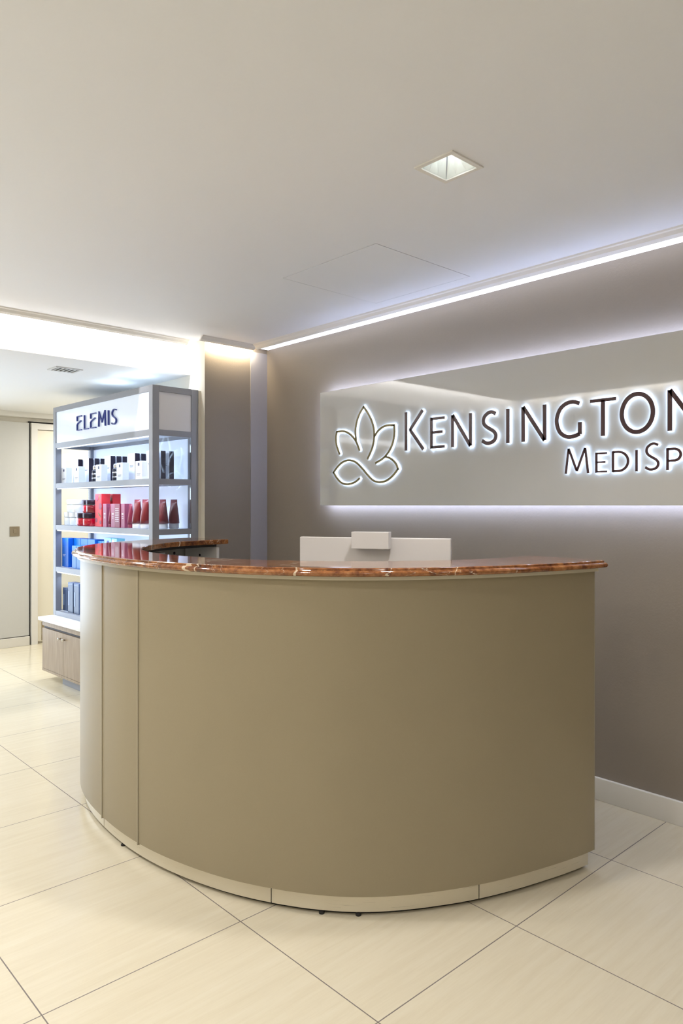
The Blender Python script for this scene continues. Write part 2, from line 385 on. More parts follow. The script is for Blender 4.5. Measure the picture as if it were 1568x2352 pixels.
# ------------------------------------------------------------------ reception counter
CX, CY = -2.52, 2.45
TH = [12, 0, -15, -30, -45, -60, -75, -90, -100, -115, -130, -150, -172, -185]
RB = [1.262, 1.262, 1.245, 1.258, 1.277, 1.258, 1.235, 1.228, 1.237, 1.275, 1.305, 1.306, 1.270, 1.25]
def interp(t, X, Y):
    for i in range(len(X) - 1):
        if X[i] >= t >= X[i + 1]:
            f = (X[i] - t) / (X[i] - X[i + 1]); y0 = Y[max(0, i - 1)]; y1, y2 = Y[i], Y[i + 1]; y3 = Y[min(len(Y) - 1, i + 2)]
            h = X[i] - X[i + 1]
            m1 = (y2 - y0) / (X[max(0, i - 1)] - X[i + 1]) * h; m2 = (y3 - y1) / (X[i] - X[min(len(X) - 1, i + 2)]) * h
            return (2*f**3-3*f**2+1)*y1 + (f**3-2*f**2+f)*m1 + (-2*f**3+3*f**2)*y2 + (f**3-f**2)*m2
    return Y[-1]
def rb(t): return interp(t, TH, RB)
def ri(t): return interp(t, [12, 0, -25, -50, -150, -172, -185], [.985, .985, 1.005, 1.02, 1.01, .955, .95])
def pol(t, r, z): return (r * math.cos(R(t)), r * math.sin(R(t)), z)
def sweep(prof, t0, t1, smooth=True, step=1.5, bm=None):
    """prof(t) -> closed list of (radius, z)"""
    bm = bm or BM(); n = max(2, int(abs(t1 - t0) / step)); rings = []
    for i in range(n + 1):
        t = t0 + (t1 - t0) * i / n
        rings.append([bm.verts.new(pol(t, r, z)) for r, z in prof(t)])
    k = len(rings[0])
    for a, b in zip(rings, rings[1:]):
        for j in range(k):
            f = bm.faces.new((a[j], a[(j + 1) % k], b[(j + 1) % k], b[j])); f.smooth = smooth
    bm.faces.new(rings[0][::-1]); bm.faces.new(rings[-1])
    for f in bm.faces:
        f.normal_update()
        if abs(f.normal.z) > .985: f.smooth = False
    return bm
def autosmooth(o, ang=35):
    me = o.data
    bm = bmesh.new(); bm.from_mesh(me)
    for e in bm.edges:
        if len(e.link_faces) == 2 and e.calc_face_angle(0) > R(ang): e.smooth = False
    bm.to_mesh(me); bm.free(); return o
ct = thing('reception_counter', 'large curved taupe reception counter with red-brown marble top and champagne plinth', 'reception counter', (CX, CY, 0))
ZB0, ZB1, ZS0, ZS1 = .070, 1.053, 1.066, 1.092
T0, T1 = -3.0, -170.0
def ring(name, o0, o1, z0, z1, a, b, mat):
    return autosmooth(obj(name, sweep(lambda t: [(rb(t) + o1, z0), (rb(t) + o1, z1), (rb(t) + o0, z1), (rb(t) + o0, z0)], a, b), mat, ct))
S1, S2 = -84.5, -98.5
ring('front_panel', -.022, 0, ZB0, ZB1, T0, S1 + .12, M['lacquer'])
ring('front_panel', -.022, 0, ZB0, ZB1, S1 - .12, S2 + .12, M['lacquer'])
ring('front_panel', -.022, 0, ZB0, ZB1, S2 - .12, T1, M['lacquer'])
for s in (S1, S2): ring('joint_strip', -.02, .0035, ZB0 - .006, ZB1, s - .13, s + .13, M['lacquer_edge'])
ring('end_edging', -.022, .0005, ZB0, ZB1, T0 + .12, T0 + .005, M['lacquer_edge'])
ring('apron_band', -.022, .012, ZB1 + .0005, ZS0 + .0005, T0 + .3, T1 - .3, M['apron'])
for a, b in ((T0 - .3, -25.8), (-25.95, -57.2), (-57.35, -100.1), (-100.35, T1 + .4)):
    ring('plinth_panel', -.035, -.020, .013, ZB0, a, b, M['plinth'])
ring('plinth_core', -.060, -.0365, .0, ZB0 - .002, T0 - .6, T1 + .8, M['dark'])
def slab_prof(t):
    o = rb(t) + .032; i = ri(t)
    return [(i, ZS0), (i - .004, ZS0 + .004), (i - .004, ZS1 - .003), (i, ZS1), (o - .016, ZS1), (o - .011, ZS1 - .002), (o - .010, ZS1 - .007), (o - .004, ZS1 - .008), (o + .002, ZS1 - .012), (o + .004, ZS1 - .017), (o + .001, ZS1 - .023), (o - .006, ZS0)]
autosmooth(obj('marble_top', sweep(slab_prof, T0 + 1.2, T1 - 2.4, step=1.0), M['marble'], ct), 50)
# inside: lining, end gables, sub-top, desk surface with its panels
ring('inner_lining', -.030, -.0225, .10, ZS0 - .016, T0 - 1.2, T1 + 1.2, M['inner'])
autosmooth(obj('sub_top', sweep(lambda t: [(ri(t) + .02, ZS0 - .015), (ri(t) + .02, ZS0 - .0005), (rb(t) - .024, ZS0 - .0005), (rb(t) - .024, ZS0 - .015)], T0 - 1.2, T1 + 1.2), M['dark'], ct))
for t0_, t1_ in ((T0, T0 - 1.1), (T1 + 1.1, T1)):
    obj('end_gable', sweep(lambda t: [(ri(t) + .022, ZB0), (ri(t) + .022, ZS0 - .016), (rb(t) - .031, ZS0 - .016), (rb(t) - .031, ZB0)], t0_, t1_, step=.6), M['pale'], ct)
autosmooth(obj('desk_surface', sweep(lambda t: [(.42, .715), (.42, .74), (rb(t) - .031, .74), (rb(t) - .031, .715)], T0 - 3, T1 + 3), M['pale'], ct))
for t in (-30, -70, -110, -150):
    obj('desk_support', sweep(lambda q: [(.5, .0), (.5, .715), (rb(q) - .061, .715), (rb(q) - .061, .0)], t, t - 1.2, step=.6), M['pale'], ct)
for t, z in ((-163.5, 1.012), (-168.0, 1.0)):
    bm = BM(); add_lathe(bm, 0, 0, [(.008, 0), (.008, .004), (.003, .006)], 12)
    k = obj('bolt_cap', bm, M['cap_dark'], ct, pol(t, 1.215 if t > -165 else 1.10, z)); k.rotation_euler = (0, R(-90), R(t)) if t > -165 else (R(90), 0, 0)
k = box('cable_box', M['pale'], ct, -.028, .028, -.022, .022, -.016, .016, bevel=.003, loc=pol(-157, 1.205, 1.008)); k.rotation_euler = (0, 0, R(-157 + 90))
# small dark feet peeping out beneath the plinth
for t in (-49.6, -44.3, -92.0):
    bm = BM(); add_lathe(bm, 0, 0, [(.009, 0), (.009, .005), (.005, .009)], 14, sx=1.0)
    obj('levelling_foot', bm, M['dark'], ct, pol(t, rb(t) - .026, 0))

# ------------------------------------------------------------------ screen on the desk
mo = thing('monitor', 'pale beige computer monitor standing behind the counter, back towards us', 'monitor', (-2.075, 2.10, .74), R(47.2 - 17))
# local x across the screen, local y away from the viewer
bm = BM(); add_box(bm, -.317, .317, -.012, .016, .07, .414, bevel=.004); obj('back_shell', bm, M['monitor'], mo)
box('screen_glass', M['dark'], mo, -.305, .305, .016, .018, .085, .402)
bm = BM(); add_box(bm, -.04, .04, -.045, -.012, .015, .24, bevel=.004); obj('stand_neck', bm, M['monitor'], mo)
bm = BM(); add_box(bm, -.13, .13, -.12, .10, .0, .014, bevel=.005); obj('stand_base', bm, M['monitor'], mo)
cb = thing('rear_display_box', 'small pale rectangular box hooked over the top edge of the monitor back', 'box', mo.location + Matrix.Rotation(mo.rotation_euler.z, 3, 'Z') @ Vector((.002, -.04, .371)), mo.rotation_euler.z)
box('case', M['monitor'], cb, -.077, .077, -.030, .018, .0, .068, bevel=.002)
box('mounting_clip', M['monitor'], cb, -.02, .02, .0185, .0275, .048, .066)

# ------------------------------------------------------------------ wall sign
SY = 2.90
sg = thing('wall_sign_panel', 'long glossy cream backlit wall sign with lotus emblem and dark plum raised lettering', 'sign', (-3.324, SY, 1.285))
SX = -3.324; SW = 2.40
bm = BM(); add_box(bm, 0, SW, 0, .012, 0, .688, bevel=.0015); obj('panel', bm, M['signface'], sg)
bm = BM(); e = .014
for d in ((e, SW - e, .688 - e - .01, .688 - e), (e, SW - e, e, e + .01), (e, e + .01, e + .01, .688 - e - .01), (SW - e - .01, SW - e, e + .01, .688 - e - .01)):
    add_box(bm, d[0], d[1], .022, .034, d[2], d[3])
obj('led_strip', bm, M['led_cool'], sg)
bm = BM()
for x in (.3, 1.2, 2.1): add_box(bm, x - .05, x + .05, .0125, .069, .25, .45)
obj('mounting_block', bm, M['dark'], sg)

def stroke_geo(bm, pts, w, y0, y1, closed=False):
    """flat-ended ribbon of width w through 2D points, extruded y0..y1 (y towards the wall)"""
    P = [Vector(p) for p in pts]; n = len(P); L, Rr = [], []
    for i in range(n):
        a = P[i - 1] if (i > 0 or closed) else None; b = P[(i + 1) % n] if (i < n - 1 or closed) else None
        d1 = (P[i] - a).normalized() if a is not None else None; d2 = (b - P[i]).normalized() if b is not None else None
        if d1 is None: d1 = d2
        if d2 is None: d2 = d1
        t = (d1 + d2).normalized(); nrm = Vector((-t.y, t.x)); c = max(.45, nrm.dot(Vector((-d1.y, d1.x))))
        L.append(P[i] + nrm * w / 2 / c); Rr.append(P[i] - nrm * w / 2 / c)
    def V(q, y): return bm.verts.new((q.x, y, q.y))
    lf = [V(q, y0) for q in L]; rf = [V(q, y0) for q in Rr]; lb = [V(q, y1) for q in L]; rbk = [V(q, y1) for q in Rr]
    m = n if closed else n - 1
    for i in range(m):
        j = (i + 1) % n
        bm.faces.new((lf[i], lf[j], rf[j], rf[i])); bm.faces.new((lb[i], rbk[i], rbk[j], lb[j]))
        bm.faces.new((lf[i], lb[i], lb[j], lf[j])); bm.faces.new((rf[i], rf[j], rbk[j], rbk[i]))
    if not closed:
        bm.faces.new((lf[0], rf[0], rbk[0], lb[0])); bm.faces.new((lf[-1], lb[-1], rbk[-1], rf[-1]))
def crom(pts, n=8):
    P = [Vector(p) for p in pts]; out = []
    for i in range(len(P) - 1):
        a = P[i - 1] if i else P[0] * 2 - P[1]; b, c = P[i], P[i + 1]; d = P[i + 2] if i + 2 < len(P) else P[-1] * 2 - P[-2]
        for k in range(n):
            t = k / n
            out.append(0.5 * ((2 * b) + (c - a) * t + (2 * a - 5 * b + 4 * c - d) * t * t + (3 * b - a - 3 * c + d) * t ** 3))
    out.append(P[-1]); return out
# letter skeletons in a unit box (x 0..1, z 0..1)
GL = {
 'K': [[(.0, 0), (.0, 1)], [(.96, 1), (.22, .52)], [(.22, .54), (1, 0)]],
 'E': [[(.0, 0), (.0, 1)], [(0, 1), (1, 1)], [(0, .52), (.84, .52)], [(0, 0), (1, 0)]],
 'N': [[(0, 0), (0, 1)], [(0, 1), (1, 0)], [(1, 0), (1, 1)]],
 'S': 'curve', 'I': [[(.5, 0), (.5, 1)]], 'G': 'curve', 'O': 'curve', 'D': 'curve', 'P': 'curve',
 'T': [[(0, 1), (1, 1)], [(.5, 0), (.5, 1)]],
 'M': [[(0, 0), (.13, 1)], [(.13, 1), (.5, .1)], [(.5, .1), (.87, 1)], [(.87, 1), (1, 0)]],
 'A': [[(0, 0), (.5, 1)], [(.5, 1), (1, 0)], [(.18, .36), (.82, .36)]],
 'L': [[(0, 1), (0, 0)], [(0, 0), (1, 0)]],
}
CUR = {
 'S': ([[(.95, .93), (.72, .99), (.45, .98), (.16, .86), (.10, .70), (.24, .57), (.55, .46), (.82, .37), (.97, .24), (.88, .09), (.60, .01), (.30, .01), (.0, .10)]], False),
 'G': ([[(.96, .93), (.72, .99), (.45, .97), (.18, .84), (.03, .60), (.03, .38), (.16, .15), (.42, .02), (.70, .01), (.98, .07)]], False),
}
def glyph(ch):
    if ch == 'O': return [[(.5 + .5 * math.cos(2 * PI * k / 48), .5 + .5 * math.sin(2 * PI * k / 48)) for k in range(48)]], True
    if ch == 'D': return [[(0, 0), (0, 1)], [(0, 1)] + [(.35 + .65 * math.sin(a), .5 + .5 * math.cos(a)) for a in [PI * k / 24 for k in range(25)]] + [(0, 0)]], False
    if ch == 'P': return [[(0, 0), (0, 1)], [(0, 1)] + [(.5 + .5 * math.sin(a), .71 + .29 * math.cos(a)) for a in [PI * k / 18 for k in range(19)]] + [(0, .42)]], False
    if ch in CUR:
        st = [crom(s, 6) for s in CUR[ch][0]]
        if ch == 'G': st.append([(.98, .055), (.98, .40)])
        return st, False
    return GL[ch], False
def letter(parent, ch, x0, x1, z0, z1, w, face, yf, d_face, yb, back=None, name='letter'):
    """x/z box is the OUTER box of the letter"""
    st, closed = glyph(ch); h = w / 2
    if ch == 'I': f = lambda p: ((x0 + x1) / 2, z0 + p[1] * (z1 - z0))
    elif ch in ('N', 'M', 'K'): f = lambda p: (x0 + h + p[0] * (x1 - x0 - w), z0 + p[1] * (z1 - z0))
    elif ch == 'A': f = lambda p: (x0 + h + p[0] * (x1 - x0 - w), z0 + p[1] * (z1 - z0))
    elif ch == 'T': f = lambda p: (x0 + p[0] * (x1 - x0), (z0 if p[1] == 0 else z0 + p[1] * (z1 - z0 - h * .8)))
    elif ch in ('E', 'L', 'D', 'P'): f = lambda p: (x0 + h + p[0] * (x1 - x0 - h - (h if ch in 'DP' else 0)), z0 + (h * .8) + p[1] * (z1 - z0 - w * .8))
    else: f = lambda p: (x0 + h + p[0] * (x1 - x0 - w), z0 + h + p[1] * (z1 - z0 - w))
    def build(y0, y1, ww):
        bm = BM()
        for s in st:
            ss = [f(p) for p in s]; cl = closed and len(s) > 4
            vert = abs(ss[0][0] - ss[-1][0]) < 1e-6 and len(ss) == 2
            hor = abs(ss[0][1] - ss[-1][1]) < 1e-6 and len(ss) == 2
            if vert and ch in 'EDPL': ss = [(ss[0][0], z0), (ss[1][0], z1)] if ch != 'P' or True else ss
            stroke_geo(bm, ss, ww * (.8 if hor else 1.0), y0, y1, cl)
        return bm
    o = obj(name, build(yf, yf + d_face, w), face, parent)
    if back:
        lb_ = obj('lit_backing', build(yf + d_face + .0002, yb, w), back, o)
        lb_.data.materials.append(M['halo_led'])
        for p_ in lb_.data.polygons:
            if p_.normal.y > .9: p_.material_index = 1
    return o
def sgl(ch, x0, x1, z0, z1, w): letter(sg, ch, x0 - SX, x1 - SX, z0 - 1.285, z1 - 1.285, w, M['plum'], -.0150, .003, -.0080, M['halo'])
W1 = .0178
for ch, a, b, z1 in (('K', -2.6165, -2.477, 1.786), ('E', -2.440, -2.344, 1.741), ('N', -2.3017, -2.1725, 1.741), ('S', -2.120, -2.020, 1.744), ('I', -1.972, -1.9555, 1.741), ('N', -1.889, -1.7593, 1.741),
                     ('G', -1.7177, -1.584, 1.7485), ('T', -1.5476, -1.4315, 1.7385), ('O', -1.4157, -1.268, 1.7495), ('N', -1.2188, -1.089, 1.741)):
    sgl(ch, a, b, 1.5795 if ch not in 'SGO' else 1.5765, z1, W1)
W2 = .0100
for ch, a, b, z1 in (('M', -1.6676, -1.5518, 1.534), ('E', -1.5239, -1.4709, 1.510), ('D', -1.4498, -1.3747, 1.512), ('I', -1.348, -1.3404, 1.512), ('S', -1.313, -1.2487, 1.539), ('P', -1.2239, -1.163, 1.512), ('A', -1.157, -1.085, 1.512)):
    sgl(ch, a, b, 1.4245, z1, W2)
LOT = [[(-3.159, 1.7219), (-3.1082, 1.722), (-3.07, 1.712), (-3.0371, 1.6934), (-3.0045, 1.6655), (-2.986, 1.6387), (-2.9677, 1.6026)], [(-2.9953, 1.6617), (-3.0008, 1.7068), (-2.9976, 1.7386), (-2.986, 1.776), (-2.9654, 1.8124), (-2.9337, 1.8474)], [(-2.9337, 1.8474), (-2.9, 1.8094), (-2.869, 1.7627), (-2.8514, 1.7144), (-2.8492, 1.6675), (-2.8602, 1.6183), (-2.8778, 1.585), (-2.9, 1.5516)], [(-3.159, 1.7219), (-3.1673, 1.6896), (-3.1639, 1.6498), (-3.1517, 1.6195), (-3.1362, 1.5891)], [(-2.847, 1.6736), (-2.8209, 1.6997), (-2.7864, 1.7186), (-2.7482, 1.7263), (-2.696, 1.7235)], [(-2.696, 1.7235), (-2.6939, 1.684), (-2.7013, 1.6421), (-2.7188, 1.6037), (-2.7482, 1.5688), (-2.7864, 1.5431), (-2.8361, 1.5236)], [(-2.7609, 1.5541), (-2.7356, 1.5483), (-2.7063, 1.5332), (-2.6815, 1.5109), (-2.6671, 1.4832)], [(-2.6671, 1.4832), (-2.7022, 1.4511), (-2.7398, 1.4279), (-2.7779, 1.4166), (-2.8209, 1.4161), (-2.8602, 1.4279), (-2.9, 1.4572), (-2.945, 1.4967), (-2.9906, 1.5304), (-3.0277, 1.5448), (-3.07, 1.5484), (-3.1178, 1.5359), (-3.1566, 1.5112), (-3.1885, 1.4811)], [(-3.1885, 1.4811), (-3.1566, 1.4455), (-3.1178, 1.4182), (-3.07, 1.409), (-3.0231, 1.4145), (-2.9906, 1.4265), (-2.9677, 1.4402)]]
def lotus(y0, y1, w):
    bm = BM()
    for s in LOT:
        c = crom(s, 6); c = [Vector((p.x - SX, p.y - 1.285)) for p in c]
        d = (c[0] - c[1]).normalized(); c[0] += d * w * .35; d = (c[-1] - c[-2]).normalized(); c[-1] += d * w * .35
        stroke_geo(bm, c, w, y0, y1)
    return bm
lo_ = obj('lotus_emblem', lotus(-.0140, -.0110, .0116), M['olive'], sg); lo_['label'] = 'olive gold line lotus emblem'
lb_ = obj('lit_backing', lotus(-.0108, -.0070, .0112), M['halo'], lo_)
lb_.data.materials.append(M['halo_led'])
for p_ in lb_.data.polygons:
    if p_.normal.y > .9: p_.material_index = 1

# ------------------------------------------------------------------ display shelf unit
LX, LY = -5.477, 2.105
ANG = math.atan2(2.138 - 2.105, -4.0 + 5.477)
def shelf_pt(s, d, z=0):
    return (LX + s * math.cos(ANG) - d * math.sin(ANG), LY + s * math.sin(ANG) + d * math.cos(ANG), z)
SWD, SD = 1.477, .325
rails = [(1.985, 2.022), (1.715, 1.752), (1.414, 1.450), (1.103, 1.138), (.790, .826), (.463, .497)]
sh = thing('display_shelf', 'tall silver-grey framed backlit display shelf with glass sides and header', 'display shelf', shelf_pt(0, 0), ANG)
F = M['frame']
for s0, s1, d0, d1 in ((0, .045, 0, .045), (SWD - .045, SWD, 0, .045), (0, .045, SD - .05, SD), (SWD - .045, SWD, SD - .05, SD)):
    box('post', F, sh, s0, s1, d0, d1, .463, 2.022, bevel=.0015)
for z0, z1 in rails:
    bm = BM(); g = .0005
    add_box(bm, .045 + g, SWD - .045 - g, 0.001, .03, z0, z1); add_box(bm, .045 + g, SWD - .045 - g, SD - .03, SD - .001, z0, z1)
    add_box(bm, .001, .03, .045 + g, SD - .05 - g, z0, z1); add_box(bm, SWD - .03, SWD - .001, .045 + g, SD - .05 - g, z0, z1)
    obj('rail', bm, F, sh)
    box('shelf_board', M['shelf_glass'], sh, .0305, SWD - .0305, .0305, SD - .0305, z1 - .012 if z1 < 1.9 else z0, z1 - .001)
bk = box('back_panel', M['glow'], sh, .05, SWD - .05, SD - .0285, SD - .024, .50, 1.98)
hd = box('header_panel', M['header'], sh, .046, SWD - .046, .006, .012, 1.7525, 1.9845)
box('side_infill', M['sideinfill'], sh, SWD - .014, SWD - .006, .0455, SD - .0505, 1.7525, 1.9845)
box('side_infill', M['sideinfill'], sh, .006, .014, .0455, SD - .0505, 1.7525, 1.9845)
zs = [(1.4505, 1.7145), (1.1385, 1.4135), (.8265, 1.1025), (.4975, .7895)]
for z0, z1 in zs:
    for x in (SWD - .016, .012): box('side_glass', M['glass'], sh, x, x + .004, .0455, SD - .0505, z0, z1)
for i, z in enumerate((1.715, 1.414, 1.103, .790)):
    box('shelf_light', M['led_shelf'], sh, .05, SWD - .05, .008, .018, z - .008, z - .001)
box('rear_edge_strip', M['cream'], sh, SWD - .012, SWD + .004, SD + .0005, SD + .018, .463, 2.018)
# header lettering: E L E M I S, the E's with a broken stem
hp = []
def head_letter(strokes, w):
    bm = BM()
    for s in strokes: stroke_geo(bm, s, w, -.006, .0055)
    return obj('letter', bm, M['indigo'], hd)
zb, zt = 1.820, 1.918; hm = (zb + zt) / 2
for a, b in ((.420, .492), (.636, .714)):
    head_letter([[(a, zt), (a, hm + .016)], [(a, zt), (b, zt)], [(b - .01, hm + .016), (a + .012, hm), (a, hm - .010), (a, zb)], [(a, zb), (b, zb)]], .0065)
head_letter([[(.537, zt), (.537, zb), (.603, zb)]], .0065)
head_letter([[(.757, zb), (.763, zt), (.806, zb + .03), (.849, zt), (.855, zb)]], .0065)
o = head_letter([[(.901, zb), (.901, zt)]], .0075)
head_letter([[(.947 + .065 * p.x, zb + (zt - zb) * p.y) for p in crom(CUR['S'][0][0], 6)]], .0065)

# base cabinet
cb0 = thing('base_cabinet', 'low grey oak cabinet with two doors under the display shelf', 'cabinet', shelf_pt(0, 0), ANG)
CL, CF = .045, -.10
ZT0 = .437
bm = BM(); add_box(bm, CL, SWD, CF + .021, SD, .066, ZT0, bevel=.0); obj('carcass', bm, M['wood'], cb0)
box('front_rail', M['wood'], cb0, CL, SWD, CF, CF + .0205, .400, ZT0)
box('shadow_groove', M['brown'], cb0, CL + .01, SWD, CF + .012, CF + .0205, .382, .3995)
box('bottom_rail', M['wood'], cb0, CL, SWD, CF, CF + .0205, .066, .083)
box('plinth', M['frame'], cb0, .30, SWD - .2, -.055, SD - .03, 0, .0655)
dx = (.412 - CL)
doors = [(CL, .412), (.412, .779), (.779, 1.128), (1.128, SWD)]
for i, (a, b) in enumerate(doors):
    d = box('door', M['wood'], cb0, a + .0015, b - .0015, CF, CF + .0205, .0845, .3815, bevel=.001)
    kx = b - .036 if i % 2 == 0 else a + .034
    bm = BM(); add_lathe(bm, 0, 0, [(.005, 0), (.005, .012), (.0095, .015), (.0095, .022), (.005, .025)], 14)
    kn = obj('knob', bm, M['chrome'], d, (kx, CF, .341)); kn.rotation_euler = (R(90), 0, 0)
wt = box('cabinet_worktop', M['worktop'], None, .022, SWD + .0, -.122, SD, ZT0 + .0005, .4625, bevel=.002)
wt.location = shelf_pt(0, 0); wt.rotation_euler = (0, 0, ANG)
tag(wt, 'thin white worktop slab lying on the low oak cabinet', 'worktop')

# ------------------------------------------------------------------ products
def copy_tree(o, parent=None):
    c = o.copy(); C.objects.link(c); c.parent = parent
    for ch in list(o.children): copy_tree(ch, c)
    return c
def place(o, s, d, z, rz=0):
    o.location = shelf_pt(s, d, z); o.rotation_euler = (0, 0, ANG + R(rz)); return o
def carton(name, label, w, dp, h, mat, group, cat='box', prints=(), lid=False):
    """origin at base centre; front faces -y.  prints: (x0,x1,z0,z1,material,name)"""
    o = thing(name, label, cat, group=group)
    bm = BM(); add_box(bm, -w / 2, w / 2, -dp / 2, dp / 2, 0, h if not lid else h * .72, bevel=.0012); obj('carton_body', bm, mat, o)
    if lid: box('lid', lid, o, -w / 2, w / 2, -dp / 2, dp / 2, h * .72 + .0003, h, bevel=.0012)
    for q in prints:
        box(q[5], q[4], o, q[0], q[1], -dp / 2 - .0008, -dp / 2 - .0001, q[2], q[3])
    return o
Z1, Z2, Z3, Z4 = 1.4502, 1.1382, .8262, .4972
# --- top bay
G1 = 'white and black skincare cartons on the top shelf'
small = carton('skincare_carton', '', .085, .045, .118, M['box_white'], G1, prints=[(-.008, .012, .088, .106, M['logo_dark'], 'square_logo'), (-.022, .024, .035, .0375, M['logo_dark'], 'text_line'), (-.022, .016, .028, .030, M['logo_dark'], 'text_line')])
tall = carton('skincare_carton', '', .092, .035, .182, M['box_white'], G1, prints=[(-.024, .026, .10, .1025, M['logo_dark'], 'text_line'), (-.018, .02, .092, .0945, M['logo_dark'], 'text_line')])
tb_ = tall.children[0]; tb_.data.materials.append(M['box_black'])
for p_ in tb_.data.polygons:
    if abs(p_.normal.x) > .5: p_.material_index = 1
first = {}
def put(kind, proto, s, d, z, lab, rz=0):
    o = proto if not first.get(kind) else copy_tree(proto)
    first[kind] = 1; place(o, s, d, z, rz); o['label'] = lab; return o
for s_, l_ in ((.092, 'at the left end'), (.312, 'second from the left'), (.666, 'in the middle'), (.973, 'second from the right'), (1.228, 'rightmost')):
    put('s', small, s_, .064, Z1, 'short white carton with square logo in front row of top shelf, ' + l_)
for s_, ds, l_ in ((.120, (.137, .182), 'leftmost column'), (.300, (.137, .182, .227), 'second column from the left'), (.642, (.137, .182, .227), 'middle column'), (.989, (.137, .182, .227), 'second column from the right'), (1.303, (.098, .148, .208), 'column behind the side glass')):
    for d_, r_ in zip(ds, ('front', 'second', 'rearmost')):
        put('t', tall, s_, d_, Z1, 'tall black-sided carton, ' + l_ + ', ' + r_ + ' one')
bt = thing('serum_bottle', 'dark cylindrical serum bottle with silver bands, left one on the top shelf', 'bottle', group='serum bottles on the top shelf')
bm = BM(); add_lathe(bm, 0, 0, [(.022, 0), (.024, .003), (.024, .078), (.018, .084)], 20); obj('glass_body', bm, M['bottle'], bt)
bm = BM(); add_lathe(bm, 0, 0, [(.017, .0842), (.017, .112), (.014, .115)], 20); obj('cap', bm, M['silver'], bt)
for z in (.022, .052): bm = BM(); add_lathe(bm, 0, 0, [(.0248, z), (.0248, z + .008)], 20); obj('band', bm, M['silver'], bt)
place(bt, .578, .058, Z1); b2 = copy_tree(bt); place(b2, .915 - .005, .045, Z1)
b2['label'] = 'dark cylindrical serum bottle with silver bands, right one on the top shelf'
bt.location = shelf_pt(.575, .062, Z1)
b2.location = shelf_pt(.885, .062, Z1)

# --- second bay
def jar(label, r, h, body, cap, group):
    o = thing('cream_jar', label, 'jar', group=group)
    bm = BM(); add_lathe(bm, 0, 0, [(r * .86, 0), (r, .006), (r, h * .55), (r * .9, h * .62)], 24); obj('jar_body', bm, body, o)
    bm = BM(); add_lathe(bm, 0, 0, [(r * 1.02, h * .63), (r * 1.04, h * .66), (r * 1.04, h * .96), (r, h)], 24); obj('lid', bm, cap, o)
    return o
fj = jar('frosted jar bottom left on the second shelf', .043, .095, M['frost'], M['frost'], 'frosted white jars on the second shelf')
fjs = [(.096, .09, 0, 'frosted white jar at the left end, bottom row of second shelf'), (.190, .09, 0, 'frosted white jar in the middle of the bottom row, second shelf'), (.284, .095, 0, 'frosted white jar next to the red jars, bottom row'),
       (.143, .09, .0953, 'frosted white jar on top of the stack, left'), (.240, .09, .0953, 'frosted white jar on top of the stack, beside the upper red jar')]
for i, (s, d, z, l) in enumerate(fjs):
    o = fj if i == 0 else copy_tree(fj); place(o, s, d, Z2 + z); o['label'] = l
rj = jar('red', .050, .093, M['red'], M['cap_dark'], 'red gel jars with dark lids on the second shelf')
rjs = [(.382, .07, 0, 'red gel jar with dark lid, bottom left of the red stack'), (.500, .06, 0, 'red gel jar with dark lid, bottom right of the red stack'), (.418, .095, .0933, 'dark-lidded red jar on top of the stack, left')]
for i, (s, d, z, l) in enumerate(rjs):
    o = rj if i == 0 else copy_tree(rj); place(o, s, d, Z2 + z); o['label'] = l
dj = jar('darker red jar with dark lid on top of the stack beside the coral carton', .048, .093, M['darkred'], M['cap_dark'], 'red gel jars with dark lids on the second shelf')
place(dj, .515, .075, Z2 + .0935)
def disc(parent, x, z, r, y, mat, name):
    bm = BM(); add_lathe(bm, 0, 0, [(r, 0), (r, .0008)], 20); k = obj(name, bm, mat, parent, (x, y, z)); k.rotation_euler = (R(90), 0, 0); return k
fc = carton('flower_carton', 'tall coral red carton printed with plum flowers and green leaves', .098, .065, .228, M['coral'], None)
y_ = -.0327
disc(fc, -.020, .196, .020, y_, M['plumprint'], 'flower_print'); disc(fc, .030, .142, .024, y_, M['plumprint'], 'flower_print'); disc(fc, -.030, .045, .016, y_, M['plumprint'], 'flower_print'); disc(fc, .032, .030, .013, y_, M['plumprint'], 'flower_print')
for x, z, a in ((.012, .085, -40), (.028, .075, -40), (.018, .205, 50)):
    bm = BM(); add_box(bm, -.016, .016, -.0004, .0004, -.0035, .0035); k = obj('leaf_print', bm, M['leafprint'], fc, (x, y_ - .0004, z)); k.rotation_euler = (0, R(-a), 0)
place(fc, .640, .085, Z2)
fc2 = carton('flower_carton', 'coral red carton half hidden behind its neighbour, right of the flowers', .06, .06, .228, M['coral'], None); disc(fc2, .0, .19, .016, -.0302, M['leafprint'], 'leaf_print'); place(fc2, .640, .175, Z2, 0)
def tube(label, w, h, mat, cap, group, capfirst=True, name='cream_tube', printed=True):
    """crimped at the top, standing on its cap"""
    o = thing(name, label, 'tube', group=group)
    hc = h * .17; n = 20; bm = BM(); rings = []
    for k in range(7):
        f = k / 6; z = hc + .001 + (h - hc - .001) * f; a = w / 2 * (.92 + .08 * f); b = w / 2 * .85 * (1 - f ** 1.6) + .0015
        rings.append([bm.verts.new((a * math.cos(2 * PI * i / n), b * math.sin(2 * PI * i / n), z)) for i in range(n)])
    for p, q in zip(rings, rings[1:]):
        for i in range(n): fc_ = bm.faces.new((p[i], p[(i + 1) % n], q[(i + 1) % n], q[i])); fc_.smooth = True
    bm.faces.new(rings[0][::-1]); bm.faces.new(rings[-1]); obj('tube_body', bm, mat, o)
    bm = BM(); add_lathe(bm, 0, 0, [(w * .40, 0), (w * .44, .003), (w * .44, hc)], 20, sy=.9); obj('cap', bm, cap, o)
    return o
G2 = 'mauve tubes and cartons on the second shelf'
